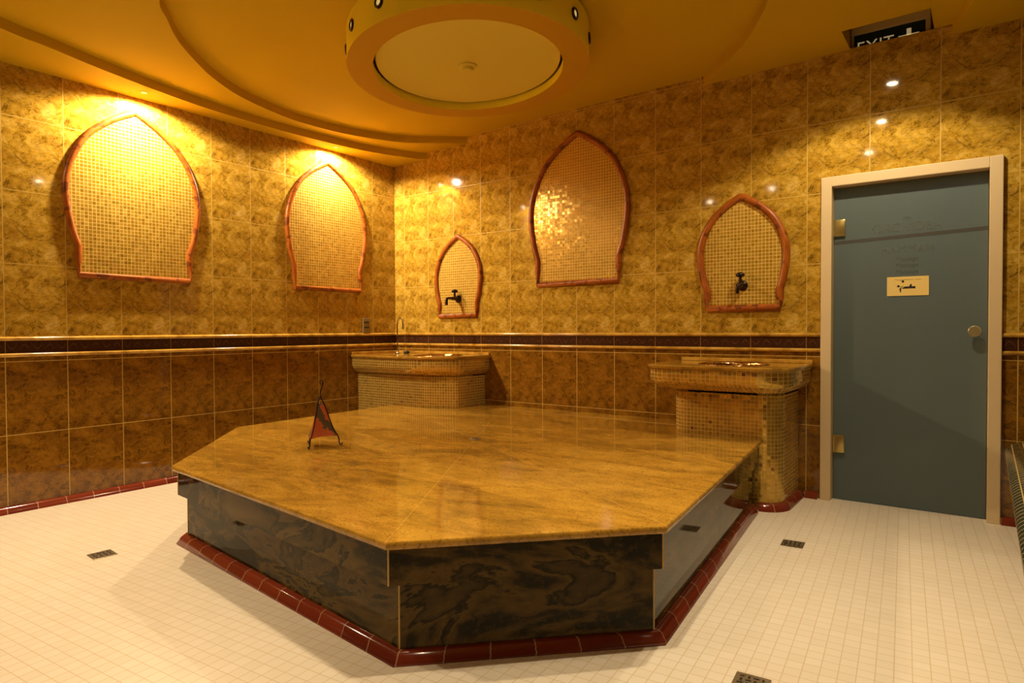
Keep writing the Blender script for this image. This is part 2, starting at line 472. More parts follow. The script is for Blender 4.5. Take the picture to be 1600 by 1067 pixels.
# dado frieze and pencil trims
def frieze(name, p0, p1, nrm, off, label):
    o = bpy.data.objects.new(name, None); COL.objects.link(o); struct(o, label)
    a, b, n = Vector(p0), Vector(p1), Vector(nrm)
    L_ = (b - a).length; d = (b - a).normalized()
    bm = bmesh.new(); uvl = bm.loops.layers.uv.verify()
    ax = 1 if abs(n.x) > .5 else 0
    NS = 24
    rows = []
    for i in range(NS + 1):
        p = a.lerp(b, i / NS); u = warp(ax, p[ax]) - off
        rows.append((u, bm.verts.new(p + n * .006 + Vector((0, 0, .962))), bm.verts.new(p + n * .006 + Vector((0, 0, 1.040)))))
    for (u0, b0, t0), (u1, b1, t1) in zip(rows, rows[1:]):
        f = bm.faces.new((b0, b1, t1, t0))
        for lp, uv in zip(f.loops, ((u0, 0), (u1, 0), (u1, 1), (u0, 1))): lp[uvl].uv = uv
    mesh_obj('frieze', bm, M['frieze'], o)
    for z, h in ((1.050, .013), (.951, .013)):
        bm = bmesh.new()
        prof = [(0, -h)] + [(.016 * math.cos(t_), h * math.sin(t_)) for t_ in [(-PI / 2 + PI * k / 8) for k in range(9)]] + [(0, h)]
        rings = [[e + n * q + Vector((0, 0, z + zz)) for q, zz in prof] for e in (a, b)]
        loft_rings(bm, rings, closed=False)
        mesh_obj('pencil_trim', bm, M['pencil'], o, smooth=True, sharp=60)
    return o
frieze('trim_1', (0, YF, 0), (0, 0, 0), (1, 0, 0), -.556, 'dark frieze on the left wall')
frieze('trim_2', (0, 0, 0), (DX0, 0, 0), (0, -1, 0), .127, 'dark frieze on the back wall up to the door')
frieze('trim_3', (DX1, 0, 0), (XR, 0, 0), (0, -1, 0), .127, 'dark frieze right of the door')

def skirting_run(bm, pts_in, pts_out, h, d0=0., closed=False):
    """quarter-round tile skirting between an inner and an outer outline"""
    uvl = bm.loops.layers.uv.verify()
    n = len(pts_in); prof = [(0., 1.), (.35, .97), (.62, .80), (.80, .45), (1., .12), (1., 0.)]
    V = []
    for (xi, yi), (xo, yo) in zip(pts_in, pts_out):
        V.append([bm.verts.new((xi + (xo - xi) * q, yi + (yo - yi) * q, h * z)) for q, z in prof])
    d = d0
    for i in range(n if closed else n - 1):
        j = (i + 1) % n
        L_ = math.hypot(pts_out[j][0] - pts_out[i][0], pts_out[j][1] - pts_out[i][1])
        for k in range(len(prof) - 1):
            f = bm.faces.new((V[i][k], V[i][k + 1], V[j][k + 1], V[j][k]))
            for lp, uv in zip(f.loops, ((d, k), (d, k + 1), (d + L_, k + 1), (d + L_, k))): lp[uvl].uv = uv
        d += L_
    if not closed:
        for e, rev in ((V[0], True), (V[-1], False)):
            o_ = bm.verts.new((e[0].co.x, e[0].co.y, 0.))
            fs = [o_] + e if rev else [o_] + list(reversed(e))
            bm.faces.new(fs)
bm = bmesh.new(); skirting_run(bm, [(.001, YF + .01), (.001, -.50)], [(.038, YF + .01), (.038, -.50)], .042, .05)
struct(mesh_obj('baseboard_left', bm, M['skirting'], smooth=True, sharp=50), 'oxblood skirting tiles along the left wall')
bm = bmesh.new()
skirting_run(bm, [(3.80, -.001), (DX0 - .012, -.001)], [(3.80, -.040), (DX0 - .012, -.040)], .042)
struct(mesh_obj('baseboard_back', bm, M['skirting'], smooth=True, sharp=50), 'short oxblood skirting left of the door')
bm = bmesh.new()
skirting_run(bm, [(DX1 + .002, -.001), (4.965, -.001)], [(DX1 + .002, -.034), (4.930, -.034)], .042)
struct(mesh_obj('baseboard_right', bm, M['skirting'], smooth=True, sharp=50), 'short oxblood skirting right of the door')

# ------------------------------------------------------------------ stepped ceiling
outer_pts = [(.50, -3.30), (.44, -3.08), (.36, -2.83), (.285, -2.55), (.215, -2.23), (.165, -1.86), (.150, -1.27), (.215, -.60), (.36, -.16), (.453, 0.),
             (.62, .20), (2.5, .9), (4.45, .16), (4.567, 0.), (4.66, -.40), (4.70, -.75), (4.82, -1.8), (4.72, -3.2), (4.1, -4.5), (2.9, -5.2), (1.6, -4.9), (.80, -4.05)]
inner_pts = [(1.36, -2.885), (1.15, -2.745), (.95, -2.59), (.76, -2.39), (.59, -2.18), (.43, -1.90), (.33, -1.58), (.285, -1.265), (.33, -.84), (.50, -.42), (.80, -.12), (1.036, .06),
             (1.45, .30), (2.1, .42), (2.75, .28), (3.12, 0.), (3.34, -.25), (3.535, -.48), (3.70, -.74), (3.82, -1.01), (3.88, -1.5), (3.74, -2.15), (3.3, -2.72), (2.65, -3.05), (1.95, -3.06)]
def clip_loop(pts):
    """smooth closed loop, cut at the back wall y = 0; returns the part in the room"""
    P = [Vector((p[0], p[1], 0)) for p in pts]
    C_ = cr(P, 6, True)
    n = len(C_); out = []
    for i in range(n):
        a, b = C_[i], C_[(i + 1) % n]
        if a.y <= 0: out.append(a)
        if (a.y <= 0) != (b.y <= 0):
            s_ = a.y / (a.y - b.y); q = a.lerp(b, s_); q.y = 0.; out.append(q)
    # rotate so that the loop starts and ends on the wall
    k = [i for i, q in enumerate(out) if abs(q.y) < 1e-9]
    for i in k:
        if abs(out[(i + 1) % len(out)].y) > 1e-9:
            out = out[i:] + out[:i]; break
    res = []
    for q in out:
        if not res or math.hypot(q.x - res[-1][0], q.y - res[-1][1]) > 1e-4: res.append((q.x, q.y))
    if math.hypot(res[0][0] - res[-1][0], res[0][1] - res[-1][1]) < 1e-4: res.pop()
    return res
LO_ = clip_loop(outer_pts); LI_ = clip_loop(inner_pts)
def fill(bm, loops, hf):
    es = []
    for lp in loops:
        vs = [bm.verts.new((x, y, hf(x))) for x, y in lp]
        es += [bm.edges.new((vs[i], vs[(i + 1) % len(vs)])) for i in range(len(vs))]
    bmesh.ops.triangle_fill(bm, edges=es, use_beauty=True)
def face_band(bm, lp, fa, fb):
    for (x0, y0), (x1, y1) in zip(lp, lp[1:]):
        bm.faces.new([bm.verts.new(q) for q in ((x0, y0, fa(x0)), (x1, y1, fa(x1)), (x1, y1, fb(x1)), (x0, y0, fb(x0)))])
if LO_[0][0] < LO_[-1][0]: LO_.reverse()      # start at the right crossing, end at the left one
if LI_[0][0] < LI_[-1][0]: LI_.reverse()
bm = bmesh.new()
# lowest soffit : room outline minus the big curve
soff = [(0, 0), (0, YF), (XR, YF), (XR, 0)] + LO_
fill(bm, [soff], H0)
face_band(bm, LO_, H0, H1)
RY = -.300
recess = [(EX0, 0.), (EX0, RY), (EX1, RY), (EX1, 0.)]
# middle ring : big curve minus inner curve, minus the exit sign recess
mid = LO_ + LI_[::-1] + [(EX0, 0.), (EX0, RY), (EX1, RY), (EX1, 0.)]
fill(bm, [mid], H1)
face_band(bm, LI_, H1, H2)
fill(bm, [LI_], H2)
# recess walls and lid
RT = 3.02
def q4(*p): bm.faces.new([bm.verts.new(x) for x in p])
h = H1(4.25)
for ex_ in (EX0, EX1):
    q4((ex_, .022, h), (ex_, RY, h), (ex_, RY, RT), (ex_, .022, RT))
    q4((ex_, .1, h - .15), (ex_, .022, h - .15), (ex_, .022, RT), (ex_, .1, RT))
q4((EX0, RY, h), (EX1, RY, h), (EX1, RY, RT), (EX0, RY, RT))
q4((EX0, RY, RT), (EX1, RY, RT), (EX1, .1, RT), (EX0, .1, RT))
# outer lid so that the room is closed
q4((-.12, .12, 3.06), (XR + .12, .12, 3.06), (XR + .12, YF - .12, 3.06), (-.12, YF - .12, 3.06))
bmesh.ops.remove_doubles(bm, verts=bm.verts, dist=1e-5)
struct(mesh_obj('ceiling', bm, M['ceiling']), 'stepped orange ceiling with two curved levels')

# ------------------------------------------------------------------ round drum hanging from the ceiling
DC = Vector((2.18, -1.453, 2.66)); DA, DB, DANG = .837, .715, R(141.8)
drum = thing('ceiling_drum', 'large round yellow drum with a recessed disc hanging from the ceiling', 'ceiling light')
drum.location = DC
def ering(fa, z, n=96):
    out = []
    for k in range(n):
        t_ = 2 * PI * k / n
        a, b = DB * 0, 0
        x_, y_ = fa[1] * math.cos(t_), fa[0] * math.sin(t_)
        # long axis along DANG
        out.append((y_ * math.cos(DANG) - x_ * math.sin(DANG) * -1 * -1, y_ * math.sin(DANG) + x_ * math.cos(DANG), z))
    return out
OA, OB = (DA, DB), (.677, .565)
top = H2(2.18) - DC.z
bm = bmesh.new(); loft_rings(bm, [ering(OA, 0.), ering(OA, top)])
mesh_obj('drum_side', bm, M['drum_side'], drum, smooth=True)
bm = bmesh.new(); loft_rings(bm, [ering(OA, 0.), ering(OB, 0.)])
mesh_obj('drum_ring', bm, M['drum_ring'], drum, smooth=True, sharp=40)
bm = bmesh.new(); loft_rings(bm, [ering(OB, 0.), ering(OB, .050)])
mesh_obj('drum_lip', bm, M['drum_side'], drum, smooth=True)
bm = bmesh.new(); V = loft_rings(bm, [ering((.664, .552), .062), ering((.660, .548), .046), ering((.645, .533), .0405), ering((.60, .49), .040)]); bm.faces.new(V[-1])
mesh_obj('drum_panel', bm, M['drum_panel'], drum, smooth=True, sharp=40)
bm = bmesh.new()
V = lathe(bm, [(.060, .040), (.058, .030), (.036, .026), (.034, .008), (.026, .004)], seg=28); bm.faces.new(V[-1])
mesh_obj('center_cap', bm, M['drum_panel'], drum, smooth=True, sharp=40)
def on_drum(t_, z):
    x_, y_ = DB * math.cos(t_), DA * math.sin(t_)
    p = Vector((y_ * math.cos(DANG) - x_ * math.sin(DANG), y_ * math.sin(DANG) + x_ * math.cos(DANG), z))
    nx, ny = math.cos(t_) / DB, math.sin(t_) / DA
    n_ = Vector((ny * math.cos(DANG) - nx * math.sin(DANG), ny * math.sin(DANG) + nx * math.cos(DANG), 0)).normalized()
    return p, n_
EYES = 16
for k in range(EYES):
    p, n_ = on_drum(2 * PI * k / EYES + R(7.), .10)
    rot = Vector((0, 0, 1)).rotation_difference(n_).to_matrix().to_4x4()
    bm = bmesh.new()
    V = lathe(bm, [(.033, -.004), (.033, .006), (.028, .010), (.019, .009), (.017, .003)], seg=24)
    bm.transform(Matrix.Translation(p) @ rot)
    ring = mesh_obj('eyelet', bm, M['bronze'], drum, smooth=True, sharp=40)
    bm = bmesh.new()
    bmesh.ops.create_circle(bm, cap_ends=True, segments=20, radius=.0175)
    bm.transform(Matrix.Translation(p + n_ * .0045) @ rot)
    mesh_obj('eyelet_lens', bm, M['eye'], ring)

# ------------------------------------------------------------------ octagonal platform
GRP = None
plat = thing('massage_platform', 'low octagonal massage platform with a polished golden granite slab top', 'massage platform')
slab = [(1.4996, -2.929), (.587, -2.043), (.506, -.480), (.872, -.490), (1.120, -.392), (1.146, -.360), (1.146, -.003), (3.068, -.003), (3.068, -.32), (3.082, -.40), (3.125, -.462), (3.190, -.495),
        (3.668, -.496), (3.876, -2.438), (3.2274, -3.1094)]
def bullnose(poly, z0, z1, over=.0):
    """slab with a rounded edge: small outward profile"""
    n = len(poly); rings = []
    cx = sum(p[0] for p in poly) / n; cy = sum(p[1] for p in poly) / n
    area = sum(poly[i][0] * poly[(i + 1) % n][1] - poly[(i + 1) % n][0] * poly[i][1] for i in range(n))
    def off(d):
        out = []
        for i in range(n):
            a, b, c_ = [Vector(poly[(i + k) % n]) for k in (-1, 0, 1)]
            e0 = (b - a).normalized(); e1 = (c_ - b).normalized()
            s_ = 1 if area > 0 else -1
            n0 = Vector((-e0.y, e0.x)) * s_; n1 = Vector((-e1.y, e1.x)) * s_
            m_ = (n0 + n1); m_ = m_ / max(.35, m_.dot(n0))
            out.append(b + m_ * d)
        return out
    hh = (z1 - z0) / 2
    for ang in [-90 + 18 * k for k in range(11)]:
        a_ = R(ang); d = hh * .55 * (1 - math.cos(a_)); z = z0 + hh + hh * math.sin(a_)
        rings.append([(p.x, p.y, z) for p in off(d)])
    return rings
bm = bmesh.new(); rg = bullnose(slab, .404, .430); V = loft_rings(bm, rg); bm.faces.new(V[-1]); bm.faces.new(list(reversed(V[0])))
mesh_obj('slab_top', bm, M['granite'], plat)
band = [(1.478, -2.886), (.640, -2.02), (.56, -.50), (.872, -.51), (1.140, -.41), (1.160, -.36), (1.160, -.004), (3.062, -.004), (3.062, -.32), (3.11, -.47), (3.19, -.502), (3.640, -.520), (3.849, -2.412), (3.195, -3.067)]
plin = [(1.425, -2.812), (.690, -2.00), (.61, -.50), (.872, -.53), (1.140, -.43), (1.170, -.36), (1.170, -.006), (3.056, -.006), (3.056, -.33), (3.10, -.48), (3.19, -.512), (3.612, -.530), (3.808, -2.395), (3.186, -3.012)]
toe = [(1.398, -2.858), (.64, -2.02), (.56, -.49)]
bm = bmesh.new(); prism(bm, band, .272, .404); mesh_obj('upper_band', bm, M['granite_dark'], plat)
bm = bmesh.new(); prism(bm, plin, 0., .272); mesh_obj('plinth', bm, M['granite_dark'], plat)
# pale filler strips at the visible vertical joints
bm = bmesh.new()
for (x, y), z0, z1 in ((band[13], .272, .404), (plin[13], .04, .272), (band[12], .272, .404), (plin[12], .04, .272), (band[0], .272, .404), (plin[0], .04, .272)):
    bm = bmesh.new(); box(bm, x - .002, x + .002, y - .002, y + .002, z0, z1)
    mesh_obj('corner_joint', bm, M['joint'], plat)
ins = [plin[2], plin[1], plin[0], plin[13], plin[12], plin[11]]
outs = [(.565, -.50), (.642, -2.02), (1.398, -2.860), (3.193, -3.049), (3.852, -2.394), (3.660, -.575)]
bm = bmesh.new(); skirting_run(bm, ins, outs, .044, .03)
mesh_obj('skirting', bm, M['skirting'], plat, smooth=True, sharp=50)
bm = bmesh.new()
V = lathe(bm, [(.034, 0.), (.034, .0035), (.030, .005)], (GC[0], GC[1], .430), 28); bm.faces.new(V[-1])
dr = mesh_obj('drain_cover', bm, M['steel_dull'], plat, smooth=True, sharp=40)
bm = bmesh.new()
for k in range(5):
    x = GC[0] + (k - 2) * .010; L_ = .022 - abs(k - 2) * .004
    box(bm, x - .0028, x + .0028, GC[1] - L_, GC[1] + L_, .4345, .4356)
mesh_obj('drain_slots', bm, M['hole'], dr)

# ------------------------------------------------------------------ basins
def rrect(x0, x1, yf, r, n=7, yb=-.004):
    """outline from the wall round the front back to the wall: rounded front corners"""
    pts = [(x0, yb)]
    for k in range(n + 1):
        a = PI + (PI / 2) * k / n
        pts.append((x0 + r + r * math.cos(a), yf + r + r * math.sin(a)))
    for k in range(n + 1):
        a = -PI / 2 + (PI / 2) * k / n
        pts.append((x1 - r + r * math.cos(a), yf + r + r * math.sin(a)))
    pts.append((x1, yb))
    return pts
def blend(a, b, s_): return [(p[0] + (q[0] - p[0]) * s_, p[1] + (q[1] - p[1]) * s_) for p, q in zip(a, b)]
def hole_top(bm, outline, zc, center, r, z, seg=40):
    """flat top with a round hole"""
    es = []
    vs = [bm.verts.new((p[0], p[1], z)) for p in outline]
    es += [bm.edges.new((vs[i], vs[(i + 1) % len(vs)])) for i in range(len(vs))]
    hs = [bm.verts.new((center[0] + r * math.cos(2 * PI * k / seg), center[1] + r * math.sin(2 * PI * k / seg), z)) for k in range(seg)]
    es += [bm.edges.new((hs[i], hs[(i + 1) % seg])) for i in range(seg)]
    bmesh.ops.triangle_fill(bm, edges=es, use_beauty=True)
def basin(t_, body, head, plate, bowl_c, bowl_r, splash, zb0, back=()):
    bm = bmesh.new(); loft_rings(bm, [[(p[0], p[1], z) for p in body] for z in (zb0, .70)], closed=False)
    mesh_obj('body', bm, M['mosaic_basin'], t_, smooth=True, sharp=40)
    bm = bmesh.new()
    rings = []
    prof = [(0., .690), (.0, .700), (.22, .706), (.55, .720), (.82, .738), (.96, .758), (1., .780), (1., .842)]
    for s_, z in prof: rings.append([(p[0], p[1], z) for p in blend(body, head, s_)])
    loft_rings(bm, rings, closed=False)
    mesh_obj('basin_rim', bm, M['mosaic_basin'], t_, smooth=True, sharp=50)
    bm = bmesh.new()
    loft_rings(bm, [[(p[0], p[1], z) for p in o_] for o_, z in ((head, .842), (blend(head, plate, .75), .842), (plate, .848), (plate, .860), (blend(head, plate, .8), .8655))], closed=False)
    hole_top(bm, blend(head, plate, .8) + list(back), 0, bowl_c, bowl_r, .8655)
    bmesh.ops.remove_doubles(bm, verts=bm.verts, dist=1e-5)
    mesh_obj('basin_top', bm, M['granite'], t_, smooth=True, sharp=35)
    bm = bmesh.new()
    prof = [(bowl_r + .012, .8660), (bowl_r + .012, .8685), (bowl_r + .003, .8705), (bowl_r - .004, .866)] + [(bowl_r * .98 * math.cos(a_), .866 - .135 * math.sin(a_)) for a_ in [R(6 + 9 * k) for k in range(10)]]
    V = lathe(bm, [(r, z) for r, z in prof], (bowl_c[0], bowl_c[1], 0.), 48); bm.faces.new(V[-1])
    b_ = mesh_obj('bowl', bm, M['bowl'], t_, smooth=True)
    bm = bmesh.new()
    for (x0, x1, y0, y1) in splash: box(bm, x0, x1, y0, y1, .8655, .8895, .003)
    mesh_obj('backsplash', bm, M['pencil'], t_)
# corner basin
cb = thing('corner_basin', 'gold mosaic corner basin standing where the two tiled walls meet', 'basin')
b1 = [(.004, -.483), (.20, -.484), (.42, -.484), (.62, -.483), (.80, -.478), (.87, -.468), (1.02, -.415), (1.115, -.370), (1.134, -.345), (1.138, -.30), (1.138, -.15), (1.138, -.004)]
h1 = [(.004, -.552), (.20, -.572), (.42, -.586), (.64, -.588), (.82, -.572), (.92, -.545), (1.06, -.478), (1.150, -.405), (1.176, -.355), (1.184, -.30), (1.190, -.15), (1.190, -.004)]
p1 = [(.004, -.566), (.20, -.588), (.42, -.603), (.645, -.605), (.83, -.588), (.93, -.560), (1.07, -.490), (1.163, -.413), (1.190, -.36), (1.198, -.30), (1.204, -.15), (1.204, -.004)]
def refine(P, sub=4): return [(q.x, q.y) for q in cr([(x, y, 0) for x, y in P], sub)]
b1r = refine(b1); h1r = refine(h1); p1r = refine(p1)
basin(cb, b1r, h1r, p1r, (.845, -.285), .205, [(.004, .022, -.560, -.004), (.022, 1.196, -.022, -.004)], .0, [(.004, -.004)])
# wall basin
wb = thing('wall_basin', 'gold mosaic pedestal basin by the door with an overhanging top', 'basin')
b2 = rrect(3.075, 3.755, -.485, .125)
h2 = rrect(2.945, 3.832, -.66, .20)
p2 = rrect(2.930, 3.845, -.680, .21)
basin(wb, b2, h2, p2, (3.44, -.335), .205, [(2.967, 3.841, -.022, -.004)], .0)
bm = bmesh.new()
ins = rrect(3.073, 3.757, -.487, .125)[9:]; outs = rrect(3.03, 3.797, -.527, .15)[9:]
skirting_run(bm, ins, outs, .044, .06)
mesh_obj('skirting', bm, M['skirting'], wb, smooth=True, sharp=50)

# ------------------------------------------------------------------ arched mosaic panels
PROF = [(0., .845), (.085, .845), (.165, .845), (.20, .875), (.25, .918), (.31, .952), (.38, .982), (.46, 1.0), (.54, .992), (.62, .945), (.69, .875), (.757, .785), (.82, .665), (.88, .500), (.93, .325), (.97, .150), (1., .0)]
def arch(label, side, c, z0, hw, H, rad, shift=0.):
    """side 'L' on the left wall (coordinate = y), 'B' on the back wall (coordinate = x)"""
    a_ = thing('arched_panel', label, 'mosaic arch')
    left = [(-s_ * hw, t_ * H) for t_, s_ in PROF]
    # smooth upper curve separately so that the neck stays crisp
    low = left[:3]; up = [(q.x, q.y) for q in cr([(x, y, 0) for x, y in left[2:]], 4)][1:]
    L_ = low + up
    Rr = [(-x, y) for x, y in reversed(L_[:-1])]
    out = L_ + Rr
    out = [(x + shift * (y / H), y) for x, y in out]
    inw = [(x * (hw - rad) / hw, rad + y * (H - 2.3 * rad) / H) for x, y in out]
    def W3(u, z, d):
        return Vector((d, c + u, z0 + z)) if side == 'L' else Vector((c + u, -d, z0 + z))
    bm = bmesh.new(); uvl = bm.loops.layers.uv.verify()
    f = bm.faces.new([bm.verts.new(W3(x, y, .005)) for x, y in inw])
    for lp, (x, y) in zip(f.loops, inw): lp[uvl].uv = (x + 1.003, y + .5)
    e = [bm.verts.new(W3(x, y, .0)) for x, y in inw]
    fv = list(f.verts)
    for i in range(len(e)):
        j = (i + 1) % len(e); bm.faces.new((fv[i], fv[j], e[j], e[i]))
    bmesh.ops.triangulate(bm, faces=[f])
    mesh_obj('mosaic', bm, M['mosaic_panel'], a_)
    # frame : half round moulding standing off the wall
    bm = bmesh.new()
    mids = [W3(x * (hw - rad) / hw, rad + y * (H - 2.1 * rad) / H, rad * .22) for x, y in out]
    tube(bm, mids, rad, 12, closed=True)
    mesh_obj('frame', bm, M['wood'], a_, smooth=True, sharp=60)
    return a_
arch('largest arched gold mosaic panel nearest the viewer on the left wall', 'L', -2.418, 1.436, .447, 1.182, .021)
arch('arched gold mosaic panel on the left wall closest to the room corner', 'L', -.807, 1.436, .440, 1.170, .021)
arch('small narrow arched gold mosaic panel above the corner basin', 'B', .827, 1.196, .288, .772, .023, .012)
arch('tall arched gold mosaic panel in the middle of the back wall without a tap', 'B', 2.087, 1.440, .467, 1.240, .024, .012)
arch('wide arched gold mosaic panel with a tap above the basin by the door', 'B', 3.397, 1.206, .312, .812, .025, -.015)

# ------------------------------------------------------------------ taps
def wall_tap(label, x, z, ln, sw):
    """bronze bib tap on the back wall: rose, body, spout, handle"""
    a_ = thing('wall_tap', label, 'tap')
    bm = bmesh.new()
    V = lathe(bm, [(.036, 0), (.036, .006), (.030, .014), (.017, .020)], seg=28); bm.faces.new(V[-1])
    bm.transform(Matrix.Translation((x, -.005, z)) @ Matrix.Rotation(PI / 2, 4, 'X'))
    mesh_obj('rose', bm, M['bronze'], a_, smooth=True, sharp=40)
    bm = bmesh.new()
    d = lambda q: -(.012 + q)
    tube(bm, cr([(x, d(0), z), (x, d(.05), z + .002), (x, d(ln * .6), z + .004), (x, d(ln - .02), z + .003), (x, d(ln), z - .012), (x, d(ln + .002), z - .060)], 5), [.019] * 4 + [.016] * 6 + [.012] * 8 + [.013] * 8, 12)
    mesh_obj('spout', bm, M['bronze'], a_, smooth=True, sharp=60)
    bm = bmesh.new()
    tube(bm, [(x, d(.045), z + .01), (x, d(.045), z + .06)], [.013, .009], 12)
    V = lathe(bm, [(.006, -.004), (.024, .0), (.031, .008), (.029, .018), (.017, .028), (.004, .031)], (x, d(.045), z + .058), 20)
    mesh_obj('handle', bm, M['bronze'], a_, smooth=True, sharp=60)
    return a_
wall_tap('small dark bronze bib tap in the narrow arch above the corner basin', .835, 1.372, .155, 1)
wall_tap('stout dark bronze bib tap in the wide arch beside the door', 3.395, 1.385, .105, 1)
g = thing('gooseneck_tap', 'tall slim chrome gooseneck tap standing on the corner basin', 'tap')
gx, gy = .190, -.155
bm = bmesh.new(); V = lathe(bm, [(.026, 0), (.026, .006), (.017, .014), (.012, .030)], (gx, gy, .8657), 20)
mesh_obj('base', bm, M['steel'], g, smooth=True, sharp=40)
bm = bmesh.new()
dvx, dvy = .86, -.0
tube(bm, cr([(gx, gy, .87), (gx, gy, 1.00), (gx, gy, 1.14), (gx + .012, gy, 1.185), (gx + .042, gy - .0, 1.207), (gx + .072, gy - .004, 1.190), (gx + .082, gy - .006, 1.150), (gx + .083, gy - .006, 1.115)], 5), .0075, 10)
mesh_obj('neck', bm, M['steel'], g, smooth=True, sharp=60)
bm = bmesh.new(); tube(bm, [(gx + .083, gy - .006, 1.118), (gx + .083, gy - .006, 1.100)], [.010, .009], 10); mesh_obj('nozzle', bm, M['steel'], g, smooth=True, sharp=60)
bm = bmesh.new()
V = lathe(bm, [(.0, 0.), (.026, 0.), (.029, .010), (.024, .022), (.012, .027), (.0, .028)], (.262, -.105, .8660), 18)
tag(mesh_obj('basin_plug', bm, M['black'], None, smooth=True, sharp=50), 'small dark plug lying right of the gooseneck tap on the corner basin', 'plug')

# ------------------------------------------------------------------ henna lantern on the slab
lan = thing('henna_lantern', 'small red painted leather lantern on an iron tripod on the granite slab', 'lantern')
lan.location = (1.654, -2.160, .4302)
# three iron ribs at azimuths as seen: front left, right, back left
AZ = [R(290), R(46), R(178)]
TIP = Vector((.0, .0, .288))
def rib_pt(a, r, z): return Vector((r * math.cos(a), r * math.sin(a), z))
prof_r = [(.098, .052), (.084, .075), (.069, .105), (.056, .140), (.043, .180), (.031, .215), (.022, .238)]
# leather skin stretched between the ribs: triangular section with hollow sides
bm = bmesh.new(); rings = []
for r, z in prof_r:
    ring = []
    for i in range(3):
        a, b = rib_pt(AZ[i], r, z), rib_pt(AZ[(i + 1) % 3], r, z)
        for k in range(8):
            s_ = k / 8; p = a.lerp(b, s_)
            sag = 1. + .20 * math.sin(PI * s_)
            ring.append((p.x * sag, p.y * sag, z + .010 * math.sin(PI * s_) * (1 if z < .06 else 0)))
    rings.append(ring)
loft_rings(bm, rings)
mesh_obj('leather_shade', bm, M['leather'], lan, smooth=True, sharp=50)
for a in AZ:
    bm = bmesh.new()
    pts = [rib_pt(a, r + .001, z) for r, z in reversed(prof_r)]
    pts = [TIP] + [rib_pt(a, .013, .262)] + pts + [rib_pt(a, .104, .030), rib_pt(a, .106, .012), rib_pt(a, .112, .0045), rib_pt(a, .120, .007), rib_pt(a, .122, .016)]
    tube(bm, cr(pts, 3), .0036, 7)
    mesh_obj('leg', bm, M['iron'], lan, smooth=True)
bm = bmesh.new()
tube(bm, cr([TIP + Vector((0, 0, -.006)), TIP + Vector((.004, 0, .02)), TIP + Vector((.013, .005, .05)), TIP + Vector((.017, .008, .072)), TIP + Vector((.012, .006, .086)), TIP + Vector((.002, .002, .084)), TIP + Vector((.000, .0, .072)), TIP + Vector((.007, .004, .068))], 4), .0034, 7)
mesh_obj('hook', bm, M['iron'], lan, smooth=True)
bm = bmesh.new()
r0 = [rib_pt(a, .021, .238) for a in AZ]; tube(bm, r0, .003, 6, closed=True)
r1 = [rib_pt(a, .098, .052) for a in AZ]
mesh_obj('collar', bm, M['iron'], lan, smooth=True)

# ------------------------------------------------------------------ floor drains
def drain(label, x, y, rot):
    d_ = thing('floor_drain', label, 'floor drain', 'square floor drains')
    d_.location = (x, y, 0.); d_.rotation_euler = (0, 0, rot)
    bm = bmesh.new(); box(bm, -.052, .052, -.052, .052, .0004, .003, .0008)
    c_ = mesh_obj('cover', bm, M['steel_dull'], d_)
    bm = bmesh.new()
    for i in range(4):
        for j in range(4):
            if (i in (0, 3)) and (j in (0, 3)): L_, W_ = .007, .0035
            else: L_, W_ = .009, .0040
            cx, cy = (i - 1.5) * .021, (j - 1.5) * .021
            if (i + j) % 2: box(bm, cx - L_, cx + L_, cy - W_, cy + W_, .0028, .0034)
            else: box(bm, cx - W_, cx + W_, cy - L_, cy + L_, .0028, .0034)
    mesh_obj('slots', bm, M['hole'], c_)
    bm = bmesh.new()
    for i in range(4):
        for j in range(4):
            cx, cy = (i - 1.5) * .021 + .0055, (j - 1.5) * .021 + .0075
            box(bm, cx - .0065, cx + .0065, cy - .0016, cy + .0016, .0028, .0046, .0006)
    mesh_obj('ribs', bm, M['steel'], c_)
    return d_
drain('steel floor drain nearest the viewer in front of the platform', 4.160, -2.470, R(5))
drain('steel floor drain between the wall basin and the door', 3.955, -1.030, R(5))
drain('steel floor drain on the left near the left wall', 1.258, -3.150, R(-4))

# ------------------------------------------------------------------ wall socket on the left wall
so = thing('wall_socket', 'small grey brown double socket plate on the left wall by the room corner', 'socket')
bm = bmesh.new(); box(bm, 0.001, .014, -.423, -.343, 1.062, 1.203, .003); mesh_obj('plate', bm, M['socket'], so)
for z in (1.165, 1.117):
    bm = bmesh.new(); box(bm, .0135, .0175, -.412, -.354, z - .006, z + .006)
    mesh_obj('slot', bm, M['black'], so)

# ------------------------------------------------------------------ door
door = bpy.data.objects.new('door_1', None); COL.objects.link(door); struct(door, 'frosted blue glass door in a cream frame')
FW = .062
bm = bmesh.new()
box(bm, DX0, DX0 + FW, -.026, .10, 0, DZ, .004)
box(bm, DX1 - FW, DX1, -.026, .10, 0, DZ, .004)
box(bm, DX0 + FW - .001, DX1 - FW + .001, -.026, .10, DZ - FW, DZ, .004)
mesh_obj('door_frame', bm, M['cream'], door)
bm = bmesh.new()
box(bm, DX0 + FW, DX0 + FW + .014, .062, .10, 0, DZ - FW)
box(bm, DX1 - FW - .014, DX1 - FW, .062, .10, 0, DZ - FW)
box(bm, DX0 + FW, DX1 - FW, .062, .10, DZ - FW - .014, DZ - FW)
mesh_obj('door_stop', bm, M['cream'], door)
GX0, GX1, GZ0, GZ1 = DX0 + FW + .003, DX1 - FW - .004, .003, DZ - FW - .006
GY = .048
bm = bmesh.new(); box(bm, GX0, GX1, GY, GY + .010, GZ0, GZ1, .001)
leaf = mesh_obj('door_leaf', bm, M['glass'], door)
bm = bmesh.new()
